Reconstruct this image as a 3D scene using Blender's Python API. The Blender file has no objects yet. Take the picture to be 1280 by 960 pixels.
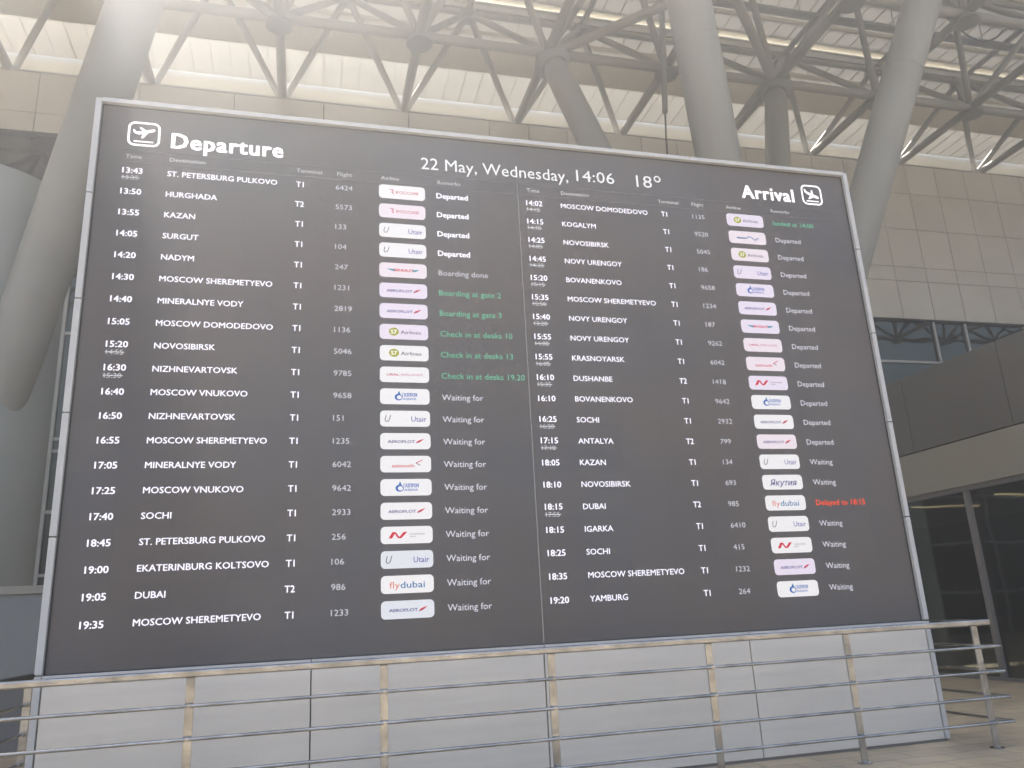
import bpy, bmesh, math, random
from mathutils import Vector, Matrix
random.seed(7)
R = math.radians
S = bpy.context.scene
COL = S.collection

# ------------------------------------------------------------------ camera
cam = bpy.data.cameras.new('camera'); camo = bpy.data.objects.new('camera', cam); COL.objects.link(camo)
cam.sensor_width = 36.0; cam.sensor_fit = 'HORIZONTAL'
cam.lens = 28.1604
cam.clip_start = 0.05; cam.clip_end = 3000
camo.matrix_world = Matrix(((0.9676880, -0.0214751, -0.2512343, 2.140969), (-0.2471150, -0.2788977, -0.9279818, -7.996550), (-0.0501402, 0.9600807, -0.2751928, 1.564630), (0, 0, 0, 1)))
S.camera = camo
# ------------------------------------------------------------------ sky, sun, exposure
SUN = Vector((-0.24, 0.44, 0.88)).normalized()      # towards the sun
w = bpy.data.worlds.new('World'); S.world = w; w.use_nodes = True
nt = w.node_tree; bg = nt.nodes['Background']
sky = nt.nodes.new('ShaderNodeTexSky'); sky.sky_type = 'NISHITA'; sky.sun_disc = False
sky.sun_elevation = math.asin(SUN.z); sky.sun_rotation = math.atan2(SUN.x, SUN.y)
sky.dust_density = 5.0; sky.ozone_density = 0.3
nt.links.new(sky.outputs[0], bg.inputs[0]); bg.inputs[1].default_value = 0.15
sl = bpy.data.lights.new('sun', 'SUN'); sl.energy = 4.5; sl.angle = R(0.5); sl.color = (1.0, 0.96, 0.91)
so = bpy.data.objects.new('sun', sl); COL.objects.link(so)
so.rotation_euler = (-SUN).to_track_quat('-Z', 'Y').to_euler(); so.location = (0, 0, 60)
S.view_settings.view_transform = 'Standard'; S.view_settings.look = 'None'
S.view_settings.gamma = 1.0; S.view_settings.use_curve_mapping = False
EXP = 1.95
S.view_settings.exposure = EXP
S.render.engine = 'CYCLES'
S.cycles.max_bounces = 8; S.cycles.diffuse_bounces = 5; S.cycles.glossy_bounces = 4; S.cycles.transmission_bounces = 6
S.cycles.use_denoising = True

# ------------------------------------------------------------------ materials
def mat(name, col, rough=0.5, metal=0.0, spec=0.5, emis=None, estr=0.0, vary=0.0, vscale=3.0, bump=0.0, bscale=20.0, coat=0.0):
    m = bpy.data.materials.new(name); m.use_nodes = True
    n = m.node_tree; b = n.nodes['Principled BSDF']
    b.inputs['Base Color'].default_value = (*col, 1); b.inputs['Roughness'].default_value = rough
    b.inputs['Metallic'].default_value = metal; b.inputs['Specular IOR Level'].default_value = spec
    if coat: b.inputs['Coat Weight'].default_value = coat
    if emis:
        b.inputs['Emission Color'].default_value = (*emis, 1); b.inputs['Emission Strength'].default_value = estr
    if vary or bump:
        tc = n.nodes.new('ShaderNodeTexCoord')
    if vary:
        no = n.nodes.new('ShaderNodeTexNoise'); no.inputs['Scale'].default_value = vscale; no.inputs['Detail'].default_value = 6
        n.links.new(tc.outputs['Object'], no.inputs['Vector'])
        mp = n.nodes.new('ShaderNodeMapRange'); mp.inputs[1].default_value = 0.3; mp.inputs[2].default_value = 0.7
        mp.inputs[3].default_value = 1 - vary; mp.inputs[4].default_value = 1 + vary
        n.links.new(no.outputs[0], mp.inputs[0])
        mx = n.nodes.new('ShaderNodeVectorMath'); mx.operation = 'SCALE'; mx.inputs[0].default_value = col
        n.links.new(mp.outputs[0], mx.inputs['Scale']); n.links.new(mx.outputs[0], b.inputs['Base Color'])
    if bump:
        n2 = n.nodes.new('ShaderNodeTexNoise'); n2.inputs['Scale'].default_value = bscale; n2.inputs['Detail'].default_value = 3
        n.links.new(tc.outputs['Object'], n2.inputs['Vector'])
        bp = n.nodes.new('ShaderNodeBump'); bp.inputs['Strength'].default_value = bump; bp.inputs['Distance'].default_value = 0.02
        n.links.new(n2.outputs[0], bp.inputs['Height']); n.links.new(bp.outputs[0], b.inputs['Normal'])
    return m
ES = 1.0 / (2 ** EXP)
def glow(name, col, k=1.0):                       # lit pixels of the screen, and lamps
    m = bpy.data.materials.new(name); m.use_nodes = True; n = m.node_tree; b = n.nodes['Principled BSDF']
    b.inputs['Base Color'].default_value = (*[c * (.5 if name.startswith('text') else .03) for c in col], 1); b.inputs['Roughness'].default_value = .6; b.inputs['Specular IOR Level'].default_value = .3
    b.inputs['Emission Color'].default_value = (*col, 1); b.inputs['Emission Strength'].default_value = k * ES
    return m

M = {}
M['steel'] = mat('painted_steel', (.40, .39, .345), .45, vary=.05, vscale=1.2, bump=.05, bscale=6)
M['node'] = mat('steel_node', (.33, .325, .30), .5)
M['deck'] = mat('roof_sheet', (.74, .71, .62), .6, vary=.07, vscale=.6)
def lucent(m, col, k):                # translucency added so the roof sheet glows and fills from above
    n = m.node_tree; b = n.nodes['Principled BSDF']; t = n.nodes.new('ShaderNodeBsdfTranslucent'); t.inputs[0].default_value = (*col, 1)
    x = n.nodes.new('ShaderNodeMixShader'); x.inputs[0].default_value = k; o = [q for q in n.nodes if q.type == 'OUTPUT_MATERIAL'][0]
    n.links.new(b.outputs[0], x.inputs[1]); n.links.new(t.outputs[0], x.inputs[2]); n.links.new(x.outputs[0], o.inputs[0])
lucent(M['deck'], (.68, .66, .60), .05)
M['purlin'] = mat('purlin_paint', (.72, .68, .58), .5, vary=.04)
M['clad_gap'] = mat('joint_dark', (.05, .048, .042), .8)
M['pier'] = mat('pier_render', (.43, .445, .40), .75, vary=.06, vscale=.5, bump=.1, bscale=30)
M['alu'] = mat('frame_aluminium', (.62, .61, .58), .45, metal=0, vary=.03, vscale=8)
M['dark'] = mat('dark_gap', (.03, .03, .03), .7)
M['inox'] = mat('stainless', (.45, .445, .43), .2, metal=1.0, vary=.3, vscale=5, bump=.2, bscale=7)
M['mull'] = mat('mullion_paint', (.58, .58, .56), .4)
M['slab'] = mat('dark_grey_panel', (.18, .168, .142), .5, vary=.04, vscale=1)
M['fascia'] = mat('beige_grey_panel', (.36, .335, .265), .5, vary=.04, vscale=1)
M['trim'] = mat('trim_grey', (.22, .21, .2), .45)
M['inside'] = mat('interior_wall', (.55, .43, .35), .8, vary=.15, vscale=.7)
M['infloor'] = mat('interior_floor', (.22, .19, .165), .4, vary=.1, vscale=2)
M['barrier'] = mat('barrier_sheet', (.29, .30, .288), .5, vary=.05, vscale=.8)
M['ledge'] = mat('barrier_cap', (.42, .39, .32), .6)
M['cable'] = mat('cable', (.16, .16, .15), .6)
M['pipe'] = mat('pipe_paint', (.36, .36, .34), .5)
M['bark'] = mat('bark', (.10, .075, .055), .9)
M['leaf'] = mat('leaf', (.05, .085, .025), .6)

def panel_mat(name, col):          # facade sheets: each sheet its own slight tone, from a per-face colour attribute
    m = mat(name, col, .42); n = m.node_tree; b = n.nodes['Principled BSDF']
    at = n.nodes.new('ShaderNodeAttribute'); at.attribute_name = 'tone'
    tc = n.nodes.new('ShaderNodeTexCoord'); no = n.nodes.new('ShaderNodeTexNoise'); no.inputs['Scale'].default_value = .9; no.inputs['Detail'].default_value = 5
    n.links.new(tc.outputs['Object'], no.inputs['Vector'])
    mp = n.nodes.new('ShaderNodeMapRange'); mp.inputs[1].default_value = .3; mp.inputs[2].default_value = .7; mp.inputs[3].default_value = .95; mp.inputs[4].default_value = 1.05
    n.links.new(no.outputs[0], mp.inputs[0])
    mu = n.nodes.new('ShaderNodeMath'); mu.operation = 'MULTIPLY'; n.links.new(at.outputs['Fac'], mu.inputs[0]); n.links.new(mp.outputs[0], mu.inputs[1])
    vs = n.nodes.new('ShaderNodeVectorMath'); vs.operation = 'SCALE'; vs.inputs[0].default_value = col
    n.links.new(mu.outputs[0], vs.inputs['Scale']); n.links.new(vs.outputs[0], b.inputs['Base Color'])
    bn = n.nodes.new('ShaderNodeTexNoise'); bn.inputs['Scale'].default_value = .8; n.links.new(tc.outputs['Object'], bn.inputs['Vector'])
    bp = n.nodes.new('ShaderNodeBump'); bp.inputs['Strength'].default_value = .15; bp.inputs['Distance'].default_value = .05
    n.links.new(bn.outputs[0], bp.inputs['Height']); n.links.new(bp.outputs[0], b.inputs['Normal'])
    return m
M['clad'] = panel_mat('facade_sheet', (.80, .76, .67))

def glass(name, tint, refl_rough=.02, f0=.10, refl=(.85, .93, .9, 1)):
    m = bpy.data.materials.new(name); m.use_nodes = True; n = m.node_tree; n.nodes.clear()
    tr = n.nodes.new('ShaderNodeBsdfTransparent'); tr.inputs[0].default_value = (*tint, 1)
    gl = n.nodes.new('ShaderNodeBsdfGlossy'); gl.inputs['Roughness'].default_value = refl_rough; gl.inputs[0].default_value = refl
    lw = n.nodes.new('ShaderNodeLayerWeight'); lw.inputs[0].default_value = .35
    mp = n.nodes.new('ShaderNodeMapRange'); mp.inputs[3].default_value = f0; mp.inputs[4].default_value = .95
    n.links.new(lw.outputs['Fresnel'], mp.inputs[0])
    mx = n.nodes.new('ShaderNodeMixShader'); n.links.new(mp.outputs[0], mx.inputs[0]); n.links.new(tr.outputs[0], mx.inputs[1]); n.links.new(gl.outputs[0], mx.inputs[2])
    tc = n.nodes.new('ShaderNodeTexCoord'); bn = n.nodes.new('ShaderNodeTexNoise'); bn.inputs['Scale'].default_value = .55; n.links.new(tc.outputs['Object'], bn.inputs['Vector'])
    bp = n.nodes.new('ShaderNodeBump'); bp.inputs['Strength'].default_value = .12; bp.inputs['Distance'].default_value = .05
    n.links.new(bn.outputs[0], bp.inputs['Height']); n.links.new(bp.outputs[0], gl.inputs['Normal'])
    o = n.nodes.new('ShaderNodeOutputMaterial'); n.links.new(mx.outputs[0], o.inputs[0]); return m
M['glass_facade'] = glass('facade_glass', (.06, .085, .075), .01, .07, (.84, .84, .70, 1))
M['glass_rear'] = glass('rear_glass', (.85, .78, .70), .02, .05)
M['glass_entry'] = glass('entry_glass', (.94, .89, .84), .02, .05)

def poly():                          # translucent roof-light sheet
    m = bpy.data.materials.new('roof_light_sheet'); m.use_nodes = True; n = m.node_tree; n.nodes.clear()
    a = n.nodes.new('ShaderNodeBsdfTranslucent'); a.inputs[0].default_value = (.22, .21, .18, 1)
    d = n.nodes.new('ShaderNodeBsdfDiffuse'); d.inputs[0].default_value = (.7, .66, .55, 1)
    mx = n.nodes.new('ShaderNodeMixShader'); mx.inputs[0].default_value = .5
    n.links.new(a.outputs[0], mx.inputs[1]); n.links.new(d.outputs[0], mx.inputs[2])
    o = n.nodes.new('ShaderNodeOutputMaterial'); n.links.new(mx.outputs[0], o.inputs[0]); return m
M['poly'] = poly()

def screen_mat():                    # dark LED face, cabinets with a slightly different tone
    m = mat('led_face', (.13, .128, .13), .5, spec=.35); n = m.node_tree; b = n.nodes['Principled BSDF']
    tc = n.nodes.new('ShaderNodeTexCoord')
    mpg = n.nodes.new('ShaderNodeMapping'); mpg.inputs['Rotation'].default_value = (R(90), 0, 0)
    n.links.new(tc.outputs['Object'], mpg.inputs['Vector'])
    br = n.nodes.new('ShaderNodeTexBrick'); br.offset = 0; br.inputs['Scale'].default_value = 1
    br.inputs['Color1'].default_value = (.146, .133, .123, 1); br.inputs['Color2'].default_value = (.136, .124, .116, 1); br.inputs['Mortar'].default_value = (.12, .11, .103, 1)
    br.inputs['Mortar Size'].default_value = .002; br.inputs['Brick Width'].default_value = .5; br.inputs['Row Height'].default_value = .5
    n.links.new(mpg.outputs[0], br.inputs['Vector'])
    no = n.nodes.new('ShaderNodeTexNoise'); no.inputs['Scale'].default_value = .5; no.inputs['Detail'].default_value = 2; n.links.new(tc.outputs['Object'], no.inputs['Vector'])
    cr = n.nodes.new('ShaderNodeValToRGB'); cr.color_ramp.elements[0].color = (.93, .97, 1.04, 1); cr.color_ramp.elements[1].color = (1.07, 1.0, .95, 1)
    cr.color_ramp.elements[0].position = .35; cr.color_ramp.elements[1].position = .65
    n.links.new(no.outputs[0], cr.inputs[0])
    mx = n.nodes.new('ShaderNodeMix'); mx.data_type = 'RGBA'; mx.blend_type = 'MULTIPLY'; mx.inputs[0].default_value = 1
    n.links.new(br.outputs[0], mx.inputs[6]); n.links.new(cr.outputs[0], mx.inputs[7]); n.links.new(mx.outputs[2], b.inputs['Base Color'])
    return m
M['led'] = screen_mat()

def base_mat():                      # brushed composite panels below the screen
    m = mat('base_composite', (.78, .735, .655), .34, metal=.1); n = m.node_tree; b = n.nodes['Principled BSDF']
    tc = n.nodes.new('ShaderNodeTexCoord'); mp = n.nodes.new('ShaderNodeMapping'); mp.inputs['Scale'].default_value = (.5, 1, 9)
    no = n.nodes.new('ShaderNodeTexNoise'); no.inputs['Scale'].default_value = 1.2; no.inputs['Detail'].default_value = 4
    n.links.new(tc.outputs['Object'], mp.inputs[0]); n.links.new(mp.outputs[0], no.inputs['Vector'])
    rm = n.nodes.new('ShaderNodeMapRange'); rm.inputs[1].default_value = .3; rm.inputs[2].default_value = .7; rm.inputs[3].default_value = .95; rm.inputs[4].default_value = 1.05
    n.links.new(no.outputs[0], rm.inputs[0])
    vs = n.nodes.new('ShaderNodeVectorMath'); vs.operation = 'SCALE'; vs.inputs[0].default_value = (.78, .735, .655)
    n.links.new(rm.outputs[0], vs.inputs['Scale']); n.links.new(vs.outputs[0], b.inputs['Base Color'])
    return m
M['base'] = base_mat()

def paving():
    m = mat('granite_paving', (.25, .215, .18), .55); n = m.node_tree; b = n.nodes['Principled BSDF']
    tc = n.nodes.new('ShaderNodeTexCoord')
    br = n.nodes.new('ShaderNodeTexBrick'); br.inputs['Scale'].default_value = 1; br.inputs['Brick Width'].default_value = .6; br.inputs['Row Height'].default_value = .3
    br.inputs['Mortar Size'].default_value = .006; br.inputs['Color1'].default_value = (.60, .49, .325, 1); br.inputs['Color2'].default_value = (.50, .41, .28, 1); br.inputs['Mortar'].default_value = (.20, .17, .14, 1)
    n.links.new(tc.outputs['Object'], br.inputs['Vector'])
    no = n.nodes.new('ShaderNodeTexNoise'); no.inputs['Scale'].default_value = 1.3; no.inputs['Detail'].default_value = 8; n.links.new(tc.outputs['Object'], no.inputs['Vector'])
    rm = n.nodes.new('ShaderNodeMapRange'); rm.inputs[1].default_value = .3; rm.inputs[2].default_value = .7; rm.inputs[3].default_value = .8; rm.inputs[4].default_value = 1.18
    n.links.new(no.outputs[0], rm.inputs[0])
    vs = n.nodes.new('ShaderNodeVectorMath'); vs.operation = 'SCALE'; n.links.new(br.outputs[0], vs.inputs[0])
    n.links.new(rm.outputs[0], vs.inputs['Scale']); n.links.new(vs.outputs[0], b.inputs['Base Color'])
    return m
M['paving'] = paving()

# screen light colours
M['t_white'] = glow('text_white', (.93, .90, 1.0), 1.0)
M['t_head'] = glow('text_heading', (1.0, .97, 1.0), 1.25)
M['t_date'] = glow('text_date', (.80, .80, .80), .85)
M['t_grey'] = glow('text_grey', (.64, .63, .68), .75)
M['t_label'] = glow('text_label', (.6, .6, .6), .85)
M['t_old'] = glow('text_old', (.6, .6, .62), .8)
M['t_rem'] = glow('text_remark', (.72, .70, .77), .78)
M['t_green'] = glow('text_green', (.18, .58, .37), .72)
M['t_red'] = glow('text_red', (1.0, .09, .03), .95)
M['line'] = glow('screen_line', (.42, .42, .42), .8)
M['hair'] = glow('screen_hair_line', (.26, .255, .26), .85)
M['pill_w'] = glow('pill_white', (1.0, .98, 1.0), .92)
M['pill_l'] = glow('pill_lilac', (.93, .84, .99), .92)
M['pill_p'] = glow('pill_pink', (1.0, .88, .96), .9)
M['pill_b'] = glow('pill_blue_white', (.90, .92, 1.0), .88)
M['g_navy'] = glow('logo_navy', (.04, .045, .24)); M['g_blue'] = glow('logo_blue', (.02, .12, .50)); M['g_red'] = glow('logo_red', (.70, .02, .05))
M['g_rose'] = glow('logo_rose', (.60, .10, .16)); M['g_pale'] = glow('logo_pale', (.66, .33, .42)); M['g_lime'] = glow('logo_lime', (.42, .42, .02)); M['g_dark'] = glow('logo_dark', (.10, .10, .14))
M['g_teal'] = glow('logo_teal', (.02, .32, .42)); M['g_orange'] = glow('logo_orange', (.80, .22, .16)); M['g_white'] = glow('logo_white', (1, 1, 1), 1.1); M['g_violet'] = glow('logo_violet', (.09, .08, .38)); M['g_sea'] = glow('logo_sea', (.02, .17, .42))
M['lamp'] = glow('linear_lamp', (1.0, .80, .52), 3.0)

# ------------------------------------------------------------------ mesh building
class MB:
    def __init__(s): s.v = []; s.f = []; s.m = []; s.sm = []; s.t = []
    def add(s, vs, fs, mi=0, smooth=False, tone=1.0):
        o = len(s.v); s.v += [tuple(v) for v in vs]
        for f in fs: s.f.append([i + o for i in f]); s.m.append(mi); s.sm.append(smooth); s.t.append(tone)
        return s
    def box(s, a, b, mi=0, tone=1.0):
        x0, y0, z0 = a; x1, y1, z1 = b
        if x0 > x1: x0, x1 = x1, x0
        if y0 > y1: y0, y1 = y1, y0
        if z0 > z1: z0, z1 = z1, z0
        v = [(x0, y0, z0), (x1, y0, z0), (x1, y1, z0), (x0, y1, z0), (x0, y0, z1), (x1, y0, z1), (x1, y1, z1), (x0, y1, z1)]
        return s.add(v, [(0, 3, 2, 1), (4, 5, 6, 7), (0, 1, 5, 4), (1, 2, 6, 5), (2, 3, 7, 6), (3, 0, 4, 7)], mi, False, tone)
    def tube(s, p0, p1, r0, r1=None, n=14, mi=0, cap=True):
        p0 = Vector(p0); p1 = Vector(p1); r1 = r0 if r1 is None else r1
        d = (p1 - p0).normalized(); a = d.orthogonal().normalized(); b = d.cross(a)
        vs = []
        for p, r in ((p0, r0), (p1, r1)):
            for k in range(n):
                t = 2 * math.pi * k / n; vs.append(p + a * (r * math.cos(t)) + b * (r * math.sin(t)))
        s.add(vs, [(k, (k + 1) % n, n + (k + 1) % n, n + k) for k in range(n)], mi, True)
        if cap: s.add(vs[:n], [tuple(range(n - 1, -1, -1))], mi); s.add(vs[n:], [tuple(range(n))], mi)
        return s
    def path(s, pts, radii, n=20, mi=0):                      # swept tube with changing radius
        pts = [Vector(p) for p in pts]; d0 = (pts[-1] - pts[0]).normalized(); a = d0.orthogonal().normalized(); vs = []
        for i, p in enumerate(pts):
            d = (pts[min(i + 1, len(pts) - 1)] - pts[max(i - 1, 0)]).normalized(); aa = (a - d * a.dot(d)).normalized(); b = d.cross(aa)
            for k in range(n):
                t = 2 * math.pi * k / n; vs.append(p + aa * (radii[i] * math.cos(t)) + b * (radii[i] * math.sin(t)))
        L = len(pts)
        s.add(vs, [(i * n + k, i * n + (k + 1) % n, (i + 1) * n + (k + 1) % n, (i + 1) * n + k) for i in range(L - 1) for k in range(n)], mi, True)
        s.add(vs[:n], [tuple(range(n - 1, -1, -1))], mi); s.add(vs[-n:], [tuple(range(n))], mi)
        return s
    def flat(s, pts, y, mi=0):                                # a flat shape on the screen, (x, z) points counter-clockwise from the front
        return s.add([(p[0], y, p[1]) for p in pts], [tuple(range(len(pts)))], mi)
    def build(s, name, mats, parent=None, bevel=0.0):
        me = bpy.data.meshes.new(name); me.from_pydata(s.v, [], s.f)
        for m in (mats if isinstance(mats, (list, tuple)) else [mats]): me.materials.append(m)
        me.polygons.foreach_set('material_index', s.m); me.polygons.foreach_set('use_smooth', s.sm)
        if any(t != 1.0 for t in s.t):
            at = me.attributes.new('tone', 'FLOAT', 'FACE'); at.data.foreach_set('value', s.t)
        me.update(); o = bpy.data.objects.new(name, me); COL.objects.link(o)
        if parent: o.parent = parent
        if bevel:
            bv = o.modifiers.new('bevel', 'BEVEL'); bv.width = bevel; bv.segments = 2; bv.limit_method = 'ANGLE'
        return o
def tag(o, label=None, cat=None, group=None, kind=None):
    for k, v in (('label', label), ('category', cat), ('group', group), ('kind', kind)):
        if v: o[k] = v
    return o
def empty(name, label, cat, group=None):
    o = bpy.data.objects.new(name, None); COL.objects.link(o); return tag(o, label, cat, group, 'thing')
def haze(density, aniso):
    m = bpy.data.materials.new('veil_haze'); m.use_nodes = True; n = m.node_tree; n.nodes.clear()
    v = n.nodes.new('ShaderNodeVolumePrincipled'); v.inputs['Color'].default_value = (.95, .96, .97, 1); v.inputs['Density'].default_value = density; v.inputs['Anisotropy'].default_value = aniso
    o = n.nodes.new('ShaderNodeOutputMaterial'); n.links.new(v.outputs[0], o.inputs['Volume'])
    b = MB(); b.box((-152, -152, -1.3), (152, 152, 25)); tag(b.build('haze', m), kind='stuff')
haze(.015, .72)  # even scattering air added in place of lens veil glare
# ================================================================== THE SETTING
g = MB(); g.box((-150, -150, -.3), (150, 150, 0)); tag(g.build('ground', M['paving']), kind='structure')

# ---- terminal facade behind the board
FY = 16.8
fac = empty('terminal_building', 'beige panelled terminal wall with dark glazing below, behind the flight board', 'building')
c = MB(); rnd = random.Random(3)
def clad_rows(xs, rows):
    for i in range(len(xs) - 1):
        for j in range(len(rows) - 1):
            y = FY + rnd.uniform(-.004, .004)
            c.box((xs[i] + .014, y, rows[j] + .014), (xs[i + 1] - .014, FY + .10, rows[j + 1] - .014), 0, rnd.uniform(.93, 1.06))
xr = [8.5] + [26.5 + 1.5 * k for k in range(-11, 13)]
xl = [8.5 - 2.95 * k for k in range(0, 10)][::-1]
clad_rows(xr, [11.97, 13.6, 14.22, 15.93, 17.6, 18.98])
clad_rows(xl, [16.82, 17.5, 18.98])
c.build('wall_panel', M['clad'], fac)
bk = MB(); bk.box((8.5, FY + .101, 11.97), (74.5, FY + .25, 18.96)); bk.box((-18.05, FY + .101, 16.82), (8.497, FY + .25, 18.96)); bk.build('wall_backing', M['clad_gap'], fac)
cp = MB(); cp.box((-18.05, FY - .03, 18.982), (74.5, FY + .28, 19.03)); cp.build('wall_coping', M['mull'], fac)
st = MB(); st.box((8.5, FY - .015, 11.90), (74.5, FY + .1, 11.968)); st.box((-18.05, FY - .015, 16.75), (8.497, FY + .1, 16.818)); st.build('wall_sill', M['clad_gap'], fac)
gl = MB(); gl.box((-18, FY + .12, .02), (8.49, FY + .145, 16.75)); gl.box((8.5, FY + .12, .02), (44, FY + .145, 11.9)); win = gl.build('curtain_glass', M['glass_facade'], fac)
vx = [-16.8, -13.8, -10.8, -7.8, -4.8, -1.8, 1.2, 4.2, 7.2, 10.4, 13.4, 16.4, 19.4, 23.3, 26.4, 27.92, 30.9, 33.9, 36.9]
for x in vx:
    m = MB(); m.box((x - .05, FY + .03, .02), (x + .05, FY + .119, 16.74 if x < 8.5 else 11.89)); m.build('mullion', M['mull'], win)
for z in (1.5, 3.2, 4.92, 6.65, 7.0, 10.2):
    m = MB()
    e = sorted(vx)
    for a, b2 in zip(e[:-1], e[1:]): m.box((a + .05, FY + .05, z - .045), (b2 - .05, FY + .118, z + .045))
    m.build('transom', M['mull'], win)
inn = MB(); inn.box((-18, FY + 3.5, 0), (44, FY + 3.6, 18.9)); inn.build('inner_wall', M['inside'], fac)
end = MB(); end.box((-18, 21, 0), (74.5, 21.3, 22.9)); end.build('rear_wall', M['deck'], fac)

# ---- canopy roof: double layer space frame under sheet decking
roof = empty('canopy_roof', 'high pale steel space frame roof with sheet decking over the whole forecourt', 'roof')
ZB_, ZT_ = 19.1, 22.1
NX = list(range(-11, 16)); PX = lambda k: 5.4 + 4.2 * k
RY = [-3.8, 0.4, 4.6, 8.8, 13.0, 17.2]
Y0, Y1 = RY[0] - 2.6, 20.9
SLOTS = [(14.72, 15.12), (1.0, 7.0), (17.22, 18.75)]  # rear slit is added so sun reaches the chord ends
OPX = 6.5
d = MB(); edges = [Y0] + [v for s in sorted(SLOTS) for v in s] + [Y1]
for i in range(0, len(edges), 2):
    d.add([(-48, edges[i], 22.62), (-48, edges[i + 1], 22.62), (74.5, edges[i + 1], 22.62), (74.5, edges[i], 22.62)], [(0, 1, 2, 3)])
    x = -47.8
    while x < 74:
        d.box((x, edges[i] + .01, 22.585), (x + .05, edges[i + 1] - .01, 22.619)); x += .7
[d.add([(xa, 1.0, 22.62), (xa, 7.0, 22.62), (xb, 7.0, 22.62), (xb, 1.0, 22.62)], [(0, 1, 2, 3)]) for xa, xb in ((OPX, 23.0), (46.0, 74.5))]; d.add([(-48, 1.0, 22.62), (-48, 7.0, 22.62), (-8, 7.0, 22.62), (-8, 1.0, 22.62)], [(0, 1, 2, 3)])  # right gap added to light the wall, left gap shaped for the sun shaft
d.build('roof_deck', M['deck'], roof)
for a, b2 in SLOTS[:1]:
    s = MB(); s.box((-48, a - .05, 22.76), (74.5, b2 + .05, 22.775)); s.build('roof_light', M['poly'], roof)
yy = [RY[0] - 2.1 + 4.2 * k for k in range(len(RY) + 1)]
yy = [y for y in yy if Y0 < y < 19]
for y in yy:
    p = MB()
    for xa, xb in ([(-48, 74.5)] if not 1 < y < 7.0 else [(OPX, 23.0)]): p.box((xa, y - .10, 22.25), (xb, y - .06 + .16, 22.30)); p.box((xa, y - .02, 22.3), (xb, y + .02, 22.54)); p.box((xa, y - .12, 22.54), (xb, y + .12, 22.584))
    p.build('purlin', M['purlin'], roof)
    if 18 < y < 19.35: pass
    for dy in (1.4, 2.8):
        if y + dy < Y1 and not any(a - .1 < y + dy < b2 + .1 for a, b2 in SLOTS):
            q = MB(); q.box((-48 if not 1 < y + dy < 7.0 else OPX, y + dy - .06, 22.44), (74.5 if not 1 < y + dy < 7.0 else 23.0, y + dy + .06, 22.583)); q.build('purlin', M['purlin'], roof)
bf = MB(); bf.box((-48, 17.13, 21.3), (74.5, 17.19, 22.583)); bf.build('sun_slit_baffle', M['purlin'], roof)  # baffle added to hide the roof slit while sun still passes below it
for y in RY:
    t = MB(); t.tube((PX(NX[0]), y, ZB_), (PX(NX[-1]), y, ZB_), .16, n=14, cap=True); t.build('chord', M['steel'], roof)
for k in NX:
    t = MB(); t.tube((PX(k), RY[0], ZB_ + .002), (PX(k), RY[-1], ZB_ + .002), .15, n=12); t.build('chord', M['steel'], roof)
for y in yy:
    t = MB(); t.tube((PX(NX[0]) + 2.1, y, ZT_), (PX(NX[-1]) - 2.1, y, ZT_), .12, n=10); t.build('chord', M['steel'], roof)
for k in NX[:-1]:
    t = MB(); t.tube((PX(k) + 2.1, yy[0], ZT_), (PX(k) + 2.1, yy[-1], ZT_), .11, n=10); t.build('chord', M['steel'], roof)
for k in (2, -2):                                            # plan bracing between the column heads
    for sx in (-1, 1):
        t = MB(); t.tube((PX(k), 8.8, ZB_ - .1), (PX(k) + sx * 4.2, 13, ZB_ - .1), .15, n=12); t.build('brace', M['steel'], roof)
def px(p):
    q = camo.matrix_world.inverted() @ Vector(p)
    if q.z > -.1: return None
    return (640 + 1001.26 * q.x / -q.z, 480 - 1001.26 * q.y / -q.z, -q.z)
cand = []
for y in RY:
    for k in NX:
        for sx in (-1, 1):
            for sy in (-1, 1):
                tx, ty = PX(k) + 2.1 * sx, y + 2.1 * sy
                if not (PX(NX[0]) < tx < PX(NX[-1])) or not any(abs(ty - v) < .01 for v in yy): continue
                a, b2 = Vector((PX(k), y, ZB_)), Vector((tx, ty, ZT_))
                seen = 0
                for f in (0, .25, .5, .75, 1):
                    q = px(a.lerp(b2, f))
                    if q and 0 <= q[0] <= 1280 and 0 <= q[1] <= 205: seen = max(seen, 1 / q[2])
                cand.append((seen, len(cand), a, b2))
cand.sort(key=lambda r: -r[0])
rest = MB()
for i, (sn, _, a, b2) in enumerate(cand):
    if i < 98 and sn > 0:
        t = MB(); t.tube(a, b2, .115, n=10, cap=False); t.build('brace', M['steel'], roof)
    else: rest.tube(a, b2, .115, n=8, cap=False)
tag(rest.build('brace', M['steel'], roof), kind='stuff')
far = MB()
def hub_mb(p):
    q = px(p); return MB() if q and -10 < q[0] < 1290 and -15 < q[1] < 215 else far
for y in RY:
    for k in NX:
        h = hub_mb((PX(k), y, ZB_)); h.tube((PX(k), y, ZB_ - .30), (PX(k), y, ZB_ - .22), .40, n=20); h.tube((PX(k), y, ZB_ - .219), (PX(k), y, ZB_ + .22), .23, .19, n=14)
        if h is not far: h.build('hub', M['node'], roof)
for y in yy:
    for k in NX[:-1]:
        h = hub_mb((PX(k) + 2.1, y, ZT_)); prof = [(.0, .34), (.12, .36), (.26, .30), (.36, .18)]
        h.path([(PX(k) + 2.1, y, ZT_ - .22 + z) for z, r in prof], [r for z, r in prof], n=16)
        if h is not far: h.build('hub', M['steel'], roof)
tag(far.build('hub', M['node'], roof), kind='stuff')

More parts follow.
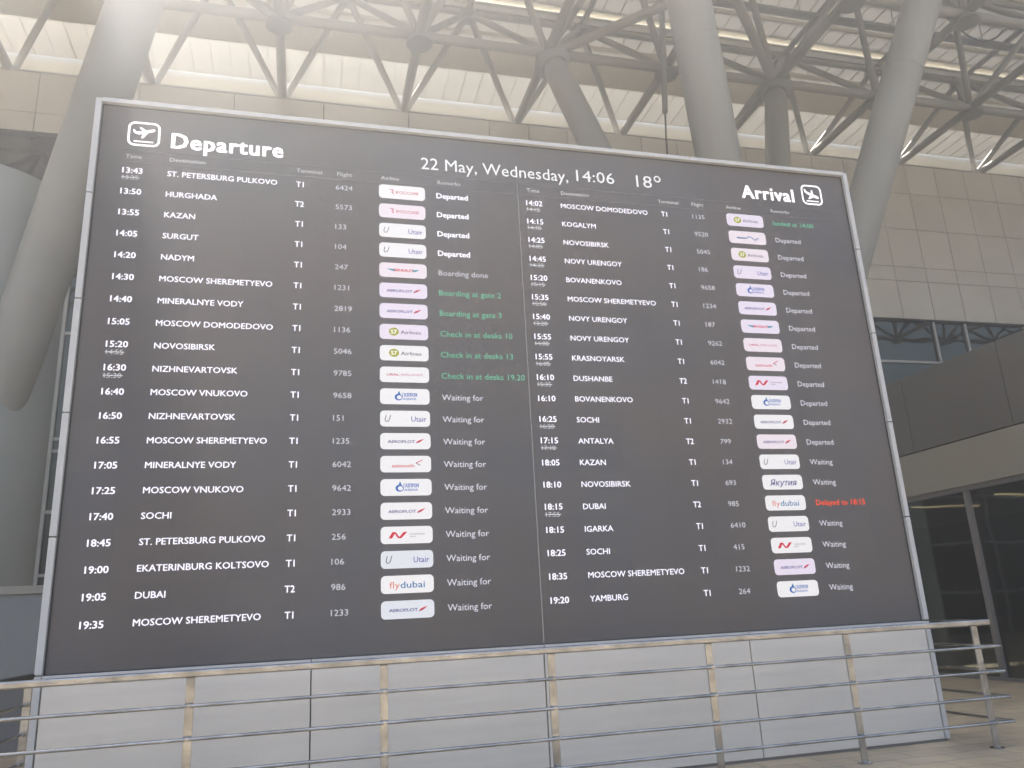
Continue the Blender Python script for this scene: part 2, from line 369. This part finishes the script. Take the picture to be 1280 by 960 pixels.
# ---- slanted columns
def column(p0, p1, r, label, head=True):
    p0, p1 = Vector(p0), Vector(p1)
    t = empty('slanted_column', label, 'column', 'steel columns under the canopy'); t.location = p0
    m = MB(); L = p1 - p0; fs = [0, .04, .12, .5, .88, .95, .985]; rs = [.80, .9, 1, 1.02, .96, .9, .55]
    m.path([L * f for f in fs], [r * k for k in rs], n=32); m.build('shaft', M['steel'], t)
    for f in (.30, .62):
        sm = MB(); d0 = L.normalized(); sm.tube(L * f - d0 * .012, L * f + d0 * .012, r * 1.026, n=32); sm.build('weld_ring', M['steel'], t)
    if head:
        d = L.normalized(); b = MB()
        b.path([L * .962, L * .975, L * .995], [r * .95, r * 1.4, r * .6], n=24); b.build('head_plate', M['node'], t)
    return t
column((12.55, 8.0, 6.0), (9.6, 4.6, 19.05), .50, 'thick pale column leaning left above the middle of the board top')
column((13.85, 8.1, 6.0), (18.0, 4.6, 19.05), .46, 'thick pale column leaning right past the upper corner of the board beside the arrival heading')
column((14.2, 9.6, 6.0), (18.0, 13.0, 19.0), .40, 'nearly upright pale column with struts fanning from its top')
column((12.6, 9.6, 6.0), (9.65, 13.0, 19.0), .44, 'grey slanted column rising left to a dark wide head above the date')
column((-3.46, 8.22, 5.08), (.45, 4.6, 19.05), .48, 'hazy slanted column rising from the round pier beside the departure heading', head=False)
pr = MB(); pr.path([(0, 0, 0), (0, 0, 6), (0, 0, 10.1), (0, 0, 10.25)], [1.7, 1.7, 1.7, 1.66], n=64)
o = pr.build('round_pier', M['pier']); o.location = (-4.35, 8.8, 0); tag(o, 'wide round grey pier behind the departure side of the board', 'pier', kind='thing')
pr = MB(); pr.path([(0, 0, 0), (0, 0, 3), (0, 0, 6.1), (0, 0, 6.2)], [1.7, 1.7, 1.7, 1.6], n=48)
o = pr.build('round_pier', M['pier']); o.location = (13.4, 8.85, 0); tag(o, 'round grey pier behind the arrival side of the board under the leaning columns', 'pier', kind='thing')

# rain pipe hanging from the roof
t = MB(); t.path([(13.44, 12, 22.4), (13.40, 12, 21), (13.22, 12, 18.6), (13.05, 12, 16.6)], [.10, .10, .10, .09], n=12)
o = t.build('rain_pipe', M['pipe']); tag(o, 'thin grey pipe hanging from the roof above the temperature reading', 'pipe', kind='thing')
cb = MB(); cb.path([(13.05, 12, 16.6), (12.98, 12.0, 15.6), (12.93, 12, 14.4), (12.9, 12, 13)], [.03, .03, .03, .03], n=8); cb.build('cable', M['cable'], o)

# ---- entrance vestibule to the right of the board
ves = empty('entrance_vestibule', 'dark glazed entrance block with grey upper panels to the right of the board', 'building')
VX = 14.0; YA, YB = 0.2, 16.5
m = MB()
ys = [YA, 2.9, 5.3, 7.7, 10.1, 12.5, YB]
for a, b2 in zip(ys[:-1], ys[1:]): m.box((VX + .02, a + .006, 4.27), (VX + .12, b2 - .006, 5.79), 0, 1)
m.build('upper_panel', M['slab'], ves)
m = MB(); m.box((VX + .121, YA, 4.2), (19.9, YB, 5.76)); m.build('roof_block', M['slab'], ves)
m = MB(); m.box((VX, YA, 3.42), (VX + .3, YB, 4.24)); m.build('fascia', M['fascia'], ves)
m = MB(); m.box((VX + .05, YA, 3.33), (VX + .28, YB, 3.417)); m.build('soffit_trim', M['trim'], ves)
m = MB(); m.box((VX + .301, YA + .02, 3.5), (19.9, YB, 3.6)); m.build('ceiling', M['inside'], ves)
m = MB(); m.box((VX + .14, YA, .06), (VX + .16, YB, 3.325)); gw = m.build('glass_wall', M['glass_entry'], ves)
for y in (1.7, 4.3, 6.9, 9.5, 12.1):
    m = MB(); m.box((VX + .06, y - .05, .06), (VX + .139, y + .05, 3.325)); m.build('mullion', M['trim'], gw)
m = MB(); m.box((VX + .08, YA, .004), (VX + .24, YB, .058)); m.build('sill', M['trim'], ves)
m = MB(); m.box((19.9, YA, 0), (20, YB, .9)); m.box((19.9, YA, 3.4), (20, YB, 5.76)); m.box((VX + .2, YB - .1, 0), (19.9, YB, 3.5)); m.build('rear_wall', M['inside'], ves)
m = MB(); m.box((19.94, YA, .9), (19.96, YB, 3.4)); m.build('added_rear_glazing', M['glass_rear'], ves)  # glazing added to let light into the dim interior
m = MB(); m.box((VX + .25, YA, .004), (19.9, YB - .1, .012)); m.build('inner_floor', M['infloor'], ves)
m = MB(); m.box((16.5, 8.2, .02), (17.7, 9.2, 2.1)); m.box((17.9, 5, .02), (18.9, 5.6, 1.1)); m.box((15.4, 11, .02), (16, 12.4, 2.3)); m.build('counter', M['trim'], ves)
for y, xa, xb in ((3.9, 14.5, 17), (5.9, 14.4, 14.95), (5.9, 16.4, 18.9), (7.9, 15.97, 17.44), (7.9, 17.66, 17.85), (10.5, 15, 18)):
    m = MB(); m.box((xa, y - .025, 3.465), (xb, y + .025, 3.498)); m.build('linear_lamp', M['lamp'], ves)

# ---- low barrier left of the board
b = empty('low_barrier', 'grey sheet barrier with a beige cap standing at the left edge behind the railing', 'barrier')
m = MB(); m.box((-12, 6.0, .95), (.5, 6.1, 2.22)); m.build('sheet', M['barrier'], b)
m = MB(); m.box((-12, 5.96, 2.223), (.5, 6.16, 2.34)); m.build('cap', M['ledge'], b)
m = MB(); m.box((-12, 6.02, 0), (.5, 6.09, .945)); m.build('plinth', M['trim'], b)

# ================================================================== THE FLIGHT BOARD
W_, ZS, ZT2 = 9.0, 1.25, 6.936
bd = empty('flight_board', 'huge dark outdoor screen listing departures and arrivals on a grey panelled base', 'flight board')
m = MB(); m.box((.062, 0, 1.262), (8.938, .06, 6.872)); m.build('screen', M['led'], bd)
m = MB(); m.box((.03, .062, 0.02), (8.97, .55, 6.90)); m.build('housing', M['trim'], bd)
m = MB(); m.box((.048, -.004, 1.256), (.0615, .05, 6.88)); m.box((8.9385, -.004, 1.256), (8.952, .05, 6.88)); m.box((.062, -.004, 6.8725), (8.938, .05, 6.885)); m.build('frame_gasket', M['dark'], bd)
zs = [1.262, 2.42, 3.555, 4.69, 5.83, 6.936]
for x0, x1 in ((-.012, .047), (8.953, 9.012)):
    for a, b2 in zip(zs[:-1], zs[1:]):
        m = MB(); m.box((x0, -.045, a + .006), (x1, .2, b2 - .006)); m.build('frame_strip', M['alu'], bd, .004)
xt = [.05, 2.26, 4.48, 6.74, 8.95]
for a, b2 in zip(xt[:-1], xt[1:]):
    m = MB(); m.box((a + .001, -.05, 6.886), (b2 - .001, .2, 6.936)); m.build('frame_strip', M['alu'], bd, .004)
    m = MB(); m.box((a + .004, -.05, 1.2), (b2 - .004, .2, 1.254)); m.build('frame_strip', M['alu'], bd, .004)
    m = MB(); m.box((a + .006, -.03, .03), (b2 - .006, .05, 1.196)); m.build('base_panel', M['base'], bd, .003)
for x0, x1 in ((-.012, .045), (8.955, 9.012)):
    m = MB(); m.box((x0, -.04, .03), (x1, .2, 1.25)); m.build('frame_strip', M['alu'], bd, .004)
m = MB(); m.box((.0, -.012, .0), (9.0, .3, .028)); m.build('base_plinth', M['trim'], bd)

# ---- lettering
_tc = {}
def glyphs(txt, bold, sp=1.0):
    key = (txt, bold, sp)
    if key not in _tc:
        cu = bpy.data.curves.new('lettering', 'FONT'); cu.body = txt; cu.size = 1 / .727; cu.offset = bold; cu.resolution_u = 2; cu.fill_mode = 'FRONT'; cu.space_character = sp
        ob = bpy.data.objects.new('lettering', cu); COL.objects.link(ob)
        me = bpy.data.meshes.new_from_object(ob.evaluated_get(bpy.context.evaluated_depsgraph_get()))
        vs = [(v.co.x, v.co.y) for v in me.vertices]; fs = [tuple(p.vertices) for p in me.polygons]
        bpy.data.objects.remove(ob); bpy.data.curves.remove(cu); bpy.data.meshes.remove(me)
        x0 = min(v[0] for v in vs); x1 = max(v[0] for v in vs); _tc[key] = ([(v[0] - x0, v[1]) for v in vs], fs, x1 - x0)
    return _tc[key]
def text(mb, txt, x, z, cap, mi=0, bold=0.0, xs=1.0, width=None, align='l', y=-.005, shear=0.0, sp=1.0):
    """z is the middle of the capitals; width fixes the overall width"""
    vs, fs, wd = glyphs(txt, min(bold, 0), sp)
    k = cap * xs if width is None else width / wd
    ox = x - (wd * k if align == 'r' else wd * k / 2 if align == 'c' else 0)
    n = 0 if bold <= 0 else 3
    for i in range(n + 1):
        s_ = 0 if n == 0 else (2 * i / n - 1) * bold * cap * 1.3
        for j in ((0,) if n == 0 else (-.55, .55)):
            mb.add([(ox + s_ + vx_ * k + shear * vz * cap, y + .0004 * i + (.0002 if j > 0 else 0), z - cap / 2 + vz * cap + j * bold * cap) for vx_, vz in vs], fs, mi)
def rounded(x0, z0, x1, z1, r, n=6):
    pts = []
    for cx, cz, a0 in ((x1 - r, z0 + r, -90), (x1 - r, z1 - r, 0), (x0 + r, z1 - r, 90), (x0 + r, z0 + r, 180)):
        for k in range(n + 1):
            a = R(a0 + 90 * k / n); pts.append((cx + r * math.cos(a), cz + r * math.sin(a)))
    return pts
def ring(mb, outer, inner, y, mi=0):
    n = len(outer); mb.add([(p[0], y, p[1]) for p in outer] + [(p[0], y, p[1]) for p in inner], [(k, (k + 1) % n, n + (k + 1) % n, n + k) for k in range(n)], mi)
def stroke(mb, pts, wd, y, mi=0):
    for (a, b2) in zip(pts[:-1], pts[1:]):
        dx, dz = b2[0] - a[0], b2[1] - a[1]; L = math.hypot(dx, dz) or 1; nx, nz = -dz / L * wd / 2, dx / L * wd / 2
        mb.flat([(a[0] - nx, a[1] - nz), (b2[0] - nx, b2[1] - nz), (b2[0] + nx, b2[1] + nz), (a[0] + nx, a[1] + nz)], y, mi)
def icon(mb, x0, z0, sx, sz, landing, mi=0, y=-.005):
    ring(mb, rounded(x0, z0, x0 + sx, z0 + sz, .07), rounded(x0 + .022, z0 + .022, x0 + sx - .022, z0 + sz - .022, .05), y, mi)
    P = lambda pts: mb.flat([(x0 + sx * (1 - a if landing == 2 else a), z0 + sz * b2) for a, b2 in pts], y, mi)
    if not landing:
        P([(.20, .62), (.17, .56), (.24, .50), (.34, .47), (.80, .63), (.84, .69), (.80, .74), (.72, .72), (.36, .60), (.26, .585)])
        P([(.46, .52), (.42, .32), (.49, .34), (.64, .59), (.60, .63)]); P([(.40, .78), (.34, .76), (.46, .63), (.56, .665)]); P([(.19, .68), (.155, .67), (.18, .56), (.26, .58)])
    else:
        P([(.20, .72), (.19, .62), (.28, .53), (.75, .33), (.83, .35), (.83, .41), (.76, .47), (.32, .64)])
        P([(.44, .50), (.30, .30), (.37, .28), (.60, .42), (.58, .47)]); P([(.56, .75), (.50, .74), (.46, .55), (.58, .50)]); P([(.19, .80), (.15, .78), (.17, .62), (.27, .62)])
    mb.flat([(x0 + sx * .20, z0 + sz * .16), (x0 + sx * .80, z0 + sz * .16), (x0 + sx * .80, z0 + sz * .215), (x0 + sx * .20, z0 + sz * .215)], y, mi)
hm = MB(); text(hm, 'Departure', .742, 6.53, .185, 0, .034, width=1.12, sp=1.10); hm.build('heading', M['t_head'], bd)
hm = MB(); icon(hm, .310, 6.425, .315, .285, False); hm.build('icon', M['t_head'], bd)
hm = MB(); text(hm, 'Arrival', 7.44, 6.545, .185, 0, .034, width=.74, sp=1.10); hm.build('heading', M['t_head'], bd)
hm = MB(); icon(hm, 8.305, 6.435, .30, .285, True); hm.build('icon', M['t_head'], bd)
hm = MB(); text(hm, '22 May, Wednesday,', 3.372, 6.53, .155, 0, .0, width=1.755); hm.build('date_text', M['t_date'], bd); hm = MB(); text(hm, '14:06', 5.232, 6.555, .155, 0, .0, width=.485); hm.build('clock_text', M['t_date'], bd)
hm = MB(); text(hm, '18', 6.004, 6.555, .17, 0, -.004, width=.205)
cx_, cz_ = 6.285, 6.60; ring(hm, [(cx_ + .045 * math.cos(R(a)), cz_ + .045 * math.sin(R(a))) for a in range(0, 360, 18)], [(cx_ + .029 * math.cos(R(a)), cz_ + .029 * math.sin(R(a))) for a in range(0, 360, 18)], -.005)
hm.build('temperature', M['t_date'], bd)
for x, t_ in ((.31, 'Time'), (.735, 'Destination'), (2.012, 'Terminal'), (2.445, 'Flight'), (2.918, 'Airline'), (3.555, 'Remarks'), (4.60, 'Time'), (5.022, 'Destination'), (6.262, 'Terminal'), (6.712, 'Flight'), (7.18, 'Airline'), (7.812, 'Remarks')):
    hd = MB(); text(hd, t_, x, 6.298, .048, 0, .0, xs=1.16); hd.build('column_title', M['t_label'], bd)
ln = MB(); ln.box((4.490, -.0045, 1.27), (4.497, -.003, 6.37), 0); ln.build('divider', M['line'], bd)
ln = MB()
for a, b2 in ((.29, 4.45), (4.55, 8.72)):
    for z in (6.372, 6.232): ln = MB(); ln.box((a, -.0045, z - .003), (b2, -.003, z + .003), 0); ln.build('rule', M['hair'], bd)

LOGO_MATS = ['pill_w', 'pill_l', 'pill_p', 'pill_b', 'g_navy', 'g_blue', 'g_red', 'g_rose', 'g_pale', 'g_lime', 'g_dark', 'g_teal', 'g_orange', 'g_white', 'g_violet', 'g_sea']
LI = {n: i for i, n in enumerate(LOGO_MATS)}
def logo(mb, kind, cx, cz):
    y = -.0085; F = lambda pts, mi: mb.flat([(cx + a, cz + b2) for a, b2 in pts], y, LI[mi])
    T = lambda s, x, dz, cap, mi, **k: text(mb, s, cx + x, cz + dz, cap, LI[mi], y=y, **k)
    if kind == 'rossiya':
        F([(-.155, .028), (-.105, .03), (-.09, .015), (-.10, .002), (-.12, .0), (-.10, .014), (-.12, .018)], 'g_rose'); F([(-.125, -.002), (-.105, -.002), (-.088, -.03), (-.10, -.03)], 'g_rose')
        T('РОССИЯ', -.068, -.003, .034, 'g_rose', width=.245, bold=.02)
    elif kind == 'utair':
        stroke(mb, [(cx - .193, cz + .034), (cx - .206, cz - .012), (cx - .198, cz - .03), (cx - .178, cz - .03), (cx - .164, cz - .014), (cx - .149, cz + .036)], .008, y, LI['g_dark'])
        T('Utair', .062, -.002, .058, 'g_violet', width=.155, bold=.008)
    elif kind == 'yamal':
        T('ЯМАЛ', -.10, 0, .03, 'g_red', width=.20, bold=.05)
        F([(-.18, .012), (-.10, .012), (-.085, -.012), (-.115, -.012)], 'g_teal'); F([(.18, .012), (.10, -.012 + .0), (.115, -.012), (.13, -.012)], 'g_teal'); F([(.105, .012), (.18, .012), (.11, -.012), (.10, 0)], 'g_teal')
    elif kind == 'aeroflot':
        T('AEROFLOT', -.18, -.004, .03, 'g_navy', width=.275, bold=.03)
        F([(.10, -.022), (.125, -.012), (.155, -.004), (.19, .024), (.15, .014), (.12, .0)], 'g_red'); F([(.096, -.026), (.13, -.016), (.16, -.008), (.13, -.01)], 'g_navy')
    elif kind == 's7':
        F([(-.108 + .053 * math.cos(R(a)), .045 * math.sin(R(a))) for a in range(0, 360, 15)], 'g_lime')
        text(mb, 'S7', cx - .108, cz, .046, LI['g_white'], .02, width=.062, align='c', y=y - .002); T('Airlines', -.036, -.002, .042, 'g_dark', width=.215, bold=.012)
    elif kind == 'ural':
        T('URAL', -.185, 0, .026, 'g_rose', width=.13, bold=.04); T('AIRLINES', -.045, 0, .026, 'g_pale', width=.235, bold=.03)
    elif kind == 'gazprom':
        ring(mb, [(cx - .065 + .042 * math.cos(R(a)), cz - .008 + .036 * math.sin(R(a))) for a in range(60, 380, 20)], [(cx - .058 + .026 * math.cos(R(a)), cz - .010 + .022 * math.sin(R(a))) for a in range(60, 380, 20)], y, LI['g_blue'])
        F([(-.062, .062), (-.048, .03), (-.052, .018), (-.07, .022), (-.072, .036)], 'g_sea')
        T('ГАЗПРОМ', -.025, .018, .038, 'g_blue', width=.15, bold=.03); T('АВИА', -.022, -.026, .022, 'g_blue', width=.14, bold=.03)
    elif kind == 'azimuth':
        T('azimuth', -.14, -.016, .036, 'g_red', width=.225, bold=.015)
        F([(.165, .04), (.10, .008), (.165, .036)], 'g_red'); stroke(mb, [(cx + .168, cz + .04), (cx + .10, cz + .01)], .008, y, LI['g_red']); stroke(mb, [(cx + .10, cz + .01), (cx + .145, cz - .012)], .008, y, LI['g_dark'])
    elif kind == 'nordwind':
        F([(-.18, -.03), (-.142, .03), (-.108, .03), (-.145, -.03)], 'g_red'); F([(-.125, .03), (-.108, .03), (-.082, -.01), (-.052, -.03), (-.088, -.03), (-.11, 0)], 'g_red'); F([(-.085, -.03), (-.055, -.03), (.005, .03), (-.032, .03)], 'g_red')
        T('NORDWIND', .028, .008, .016, 'g_dark', width=.15); T('AIRLINES', .028, -.016, .014, 'g_dark', width=.06)
    elif kind == 'yakutia':
        T('Якутия', -.165, -.004, .07, 'g_navy', width=.33, shear=.28, bold=.015)
    elif kind == 'flydubai':
        T('fly', -.175, -.002, .064, 'g_orange', width=.10, bold=.0); T('dubai', -.068, -.002, .064, 'g_sea', width=.235, bold=.01)
    elif kind == 'wave':
        stroke(mb, [(cx - .15, cz - .012), (cx - .02, cz - .014), (cx + .01, cz + .012), (cx + .05, cz + .008), (cx + .10, cz - .03), (cx + .15, cz + .002)], .011, y, LI['g_sea']); stroke(mb, [(cx - .15, cz - .004), (cx - .03, cz - .002)], .006, y, LI['g_dark'])
def flight_row(xs_, z, row):
    time, old, dest, term, fl, lg, pill, rem, rcol, rb = row
    XT, XD, XC, XF, XB, XR = xs_
    r = bpy.data.objects.new('flight_row', None); COL.objects.link(r); r.parent = bd
    def put(name, m):
        o.build(name, m, r)
    o = MB(); text(o, time, XT, z + (.004 if old else 0), .066, 0, .022, xs=1.07); put('time', M['t_white'])
    if old:
        o = MB(); text(o, old, XT + .006, z - .078, .052, 0, .0, xs=1.06)
        _, _, w0 = glyphs(old, .0); o.flat([(XT - .005, z - .084), (XT + .02 + w0 * .055, z - .084), (XT + .02 + w0 * .055, z - .075), (XT - .005, z - .075)], -.0055, 0); put('old_time', M['t_old'])
    o = MB(); text(o, dest, XD, z, .062, 0, .014, xs=1.055); put('destination', M['t_white'])
    o = MB(); text(o, term, XC, z, .066, 0, .018, xs=.95, align='c'); put('terminal', M['t_white'])
    o = MB(); text(o, fl, XF, z, .060, 0, 0, xs=1.13); put('flight_number', M['t_grey'])
    o = MB(); text(o, rem, XR, z - .002, .066, 0, rb, xs=1.05); put('remark', M[rcol])
    p = MB(); p.flat(rounded(XB, z - .086, XB + .512, z + .082, .042), -.005, LI[pill])
    logo(p, lg, XB + .256, z - .002); used = sorted(set(p.m)); p.m = [used.index(i) for i in p.m]
    p.build('airline_badge', [M[LOGO_MATS[i]] for i in used], r)
LX = (.293, .722, 2.052, 2.43, 2.897, 3.54); RXX = (4.59, 5.01, 6.327, 6.703, 7.168, 7.817)
D_, W1 = 'Departed', 'Waiting for'; G, T_ = 't_green', 't_rem'
left = [('13:43', '13:35', 'ST. PETERSBURG PULKOVO', 'T1', '6424', 'rossiya', 'pill_w', D_, 't_white', .026), ('13:50', '', 'HURGHADA', 'T2', '5573', 'rossiya', 'pill_p', D_, 't_white', .026),
 ('13:55', '', 'KAZAN', 'T1', '133', 'utair', 'pill_w', D_, 't_white', .026), ('14:05', '', 'SURGUT', 'T1', '104', 'utair', 'pill_w', D_, 't_white', .026),
 ('14:20', '', 'NADYM', 'T1', '247', 'yamal', 'pill_p', 'Boarding done', 't_grey', 0), ('14:30', '', 'MOSCOW SHEREMETYEVO', 'T1', '1231', 'aeroflot', 'pill_l', 'Boarding at gate 2', G, 0),
 ('14:40', '', 'MINERALNYE VODY', 'T1', '2819', 'aeroflot', 'pill_l', 'Boarding at gate 3', G, 0), ('15:05', '', 'MOSCOW DOMODEDOVO', 'T1', '1136', 's7', 'pill_l', 'Check in at desks 10', G, 0),
 ('15:20', '14:55', 'NOVOSIBIRSK', 'T1', '5046', 's7', 'pill_w', 'Check in at desks 13', G, 0), ('16:30', '15:30', 'NIZHNEVARTOVSK', 'T1', '9785', 'ural', 'pill_w', 'Check in at desks 19,20', G, 0),
 ('16:40', '', 'MOSCOW VNUKOVO', 'T1', '9658', 'gazprom', 'pill_w', W1, T_, 0), ('16:50', '', 'NIZHNEVARTOVSK', 'T1', '151', 'utair', 'pill_w', W1, T_, 0),
 ('16:55', '', 'MOSCOW SHEREMETYEVO', 'T1', '1235', 'aeroflot', 'pill_w', W1, T_, 0), ('17:05', '', 'MINERALNYE VODY', 'T1', '6042', 'azimuth', 'pill_w', W1, T_, 0),
 ('17:25', '', 'MOSCOW VNUKOVO', 'T1', '9642', 'gazprom', 'pill_w', W1, T_, 0), ('17:40', '', 'SOCHI', 'T1', '2933', 'aeroflot', 'pill_w', W1, T_, 0),
 ('18:45', '', 'ST. PETERSBURG PULKOVO', 'T1', '256', 'nordwind', 'pill_w', W1, T_, 0), ('19:00', '', 'EKATERINBURG KOLTSOVO', 'T1', '106', 'utair', 'pill_b', W1, T_, 0),
 ('19:05', '', 'DUBAI', 'T2', '986', 'flydubai', 'pill_w', W1, T_, 0), ('19:35', '', 'MOSCOW SHEREMETYEVO', 'T1', '1233', 'aeroflot', 'pill_b', W1, T_, 0)]
W2 = 'Waiting'
right = [('14:02', '14:15', 'MOSCOW DOMODEDOVO', 'T1', '1135', 's7', 'pill_l', 'landed at 14:00', G, .004), ('14:15', '14:10', 'KOGALYM', 'T1', '9520', 'wave', 'pill_p', D_, T_, 0),
 ('14:25', '14:05', 'NOVOSIBIRSK', 'T1', '5045', 's7', 'pill_p', D_, T_, 0), ('14:45', '14:35', 'NOVY URENGOY', 'T1', '186', 'utair', 'pill_l', D_, T_, 0),
 ('15:20', '15:15', 'BOVANENKOVO', 'T1', '9658', 'gazprom', 'pill_l', D_, T_, 0), ('15:35', '15:50', 'MOSCOW SHEREMETYEVO', 'T1', '1234', 'aeroflot', 'pill_l', D_, T_, 0),
 ('15:40', '13:20', 'NOVY URENGOY', 'T1', '187', 'yamal', 'pill_l', D_, T_, 0), ('15:55', '14:00', 'NOVY URENGOY', 'T1', '9262', 'ural', 'pill_p', D_, T_, 0),
 ('15:55', '16:05', 'KRASNOYARSK', 'T1', '6042', 'azimuth', 'pill_p', D_, T_, 0), ('16:10', '15:35', 'DUSHANBE', 'T2', '1418', 'nordwind', 'pill_l', D_, T_, 0),
 ('16:10', '', 'BOVANENKOVO', 'T1', '9642', 'gazprom', 'pill_w', D_, T_, 0), ('16:25', '16:20', 'SOCHI', 'T1', '2932', 'aeroflot', 'pill_w', D_, T_, 0),
 ('17:15', '17:10', 'ANTALYA', 'T2', '799', 'aeroflot', 'pill_p', D_, T_, 0), ('18:05', '', 'KAZAN', 'T1', '134', 'utair', 'pill_w', W2, T_, 0),
 ('18:10', '', 'NOVOSIBIRSK', 'T1', '693', 'yakutia', 'pill_w', W2, T_, 0), ('18:15', '17:55', 'DUBAI', 'T2', '985', 'flydubai', 'pill_w', 'Delayed to 18:15', 't_red', .008),
 ('18:15', '', 'IGARKA', 'T1', '6410', 'utair', 'pill_w', W2, T_, 0), ('18:25', '', 'SOCHI', 'T1', '415', 'nordwind', 'pill_w', W2, T_, 0),
 ('18:35', '', 'MOSCOW SHEREMETYEVO', 'T1', '1232', 'aeroflot', 'pill_l', W2, T_, 0), ('19:20', '', 'YAMBURG', 'T1', '264', 'gazprom', 'pill_w', W2, T_, 0)]
for i, r in enumerate(left): flight_row(LX, 6.132 - i * .2356, r)
for i, r in enumerate(right): flight_row(RXX, 6.13 - i * .2346, r)

# ================================================================== THE RAILING
rl = empty('steel_railing', 'stainless steel railing with four thin rails running in front of the board base', 'railing'); rl.location = (0, -.62, 0)
XA, XB_ = -.28, 9.25; RZ = (.982, .734, .484, .246)
m = MB(); m.box((XA, -.035, 1.195), (XB_, .035, 1.255)); m.build('handrail', M['inox'], rl, .012)
for x, ye in ((XA + .035, 1.37), (XB_ - .035, 1.37)):
    m = MB(); m.box((x - .033, .036, 1.195), (x + .033, ye, 1.254)); m.build('handrail', M['inox'], rl, .012)
for z in RZ:
    m = MB(); m.tube((XA, -.052, z), (XB_ + .03, -.052, z), .015, n=12); m.build('rail', M['inox'], rl)
    for x in (XA, XB_ + .03):
        m = MB(); m.tube((x, -.052, z), (x, 1.35, z), .015, n=12); m.build('rail', M['inox'], rl)
def post(x, y):
    m = MB(); m.box((x - .034, y - .012, .012), (x + .034, y + .012, 1.194))
    p = m.build('post', M['inox'], rl, .003)
    f = MB(); f.tube((x, y, .001), (x, y, .012), .07, n=20); f.build('base_plate', M['inox'], p)
    for z in RZ:
        c2 = MB(); c2.box((x - .014, y - .068, z - .016), (x + .014, y - .0125, z + .016)); c2.build('rail_clip', M['inox'], p, .003)
for x in (-.20, 1.30, 2.86, 4.37, 5.95, 7.48, 9.05): post(x, 0)
for x in (XA + .035, XB_ - .035): post(x, 1.32)

# ---- small fittings under the roof
def cable(pts, r, name, label):
    m = MB(); m.path(pts, [r] * len(pts), n=8); o = m.build(name, M['cable']); tag(o, label, 'cable', kind='thing')
q = []
for i in range(13):
    f = i / 12; q.append((24.6 + 3.2 * f, 11.6 + .5 * f, 21.9 - 1.3 * (4 * f * (1 - f)) * .6 + .2 * f))
cable(q, .03, 'roof_cable', 'thin dark cable sagging under the roof at the far right')
tr = MB()
tr.box((-11, 12.2, 21.55), (40, 12.5, 21.58)); tr.box((-11, 12.2, 21.581), (40, 12.215, 21.66)); tr.box((-11, 12.485, 21.581), (40, 12.5, 21.66))
for k in range(13): tr.box((-9 + 4 * k, 12.33, 21.66), (-8.97 + 4 * k, 12.36, 22.58))
o = tr.build('cable_tray', M['pipe']); tag(o, 'long narrow cable tray hung under the roof deck above the struts', 'cable tray', kind='thing')

# ---- trees across the forecourt road, mirrored in glass and steel
rt = random.Random(11)
for i in range(9):
    x = -62 + 15.5 * i + rt.uniform(-3, 3); y = -70 + rt.uniform(-8, 8); hgt = rt.uniform(10, 15)
    t = empty('broadleaf_tree', 'leafy green tree across the forecourt behind the viewpoint', 'tree', 'trees across the forecourt'); t.location = (x, y, 0)
    m = MB(); m.path([(0, 0, 0), (.1, 0, hgt * .35), (0, .1, hgt * .75)], [.32, .24, .08], n=10); m.build('trunk', M['bark'], t)
    c = MB(); ctr = [(rt.uniform(-2.6, 2.6), rt.uniform(-2.6, 2.6), hgt * rt.uniform(.38, .92), rt.uniform(1.3, 2.4)) for _ in range(11)]
    for k in range(1500):
        cx, cy, cz, cr = rt.choice(ctr); v = Vector((rt.gauss(0, 1), rt.gauss(0, 1), rt.gauss(0, .8))); v = v.normalized() * cr * rt.uniform(.5, 1.05)
        p = Vector((cx, cy, cz)) + v; a = Vector((rt.gauss(0, 1), rt.gauss(0, 1), rt.gauss(0, 1))).normalized() * .3; q2 = a.cross(Vector((rt.gauss(0, 1), rt.gauss(0, 1), rt.gauss(0, 1)))).normalized() * .22
        c.add([p - a, p - q2, p + a, p + q2], [(0, 1, 2, 3)])
    c.build('crown', M['leaf'], t)
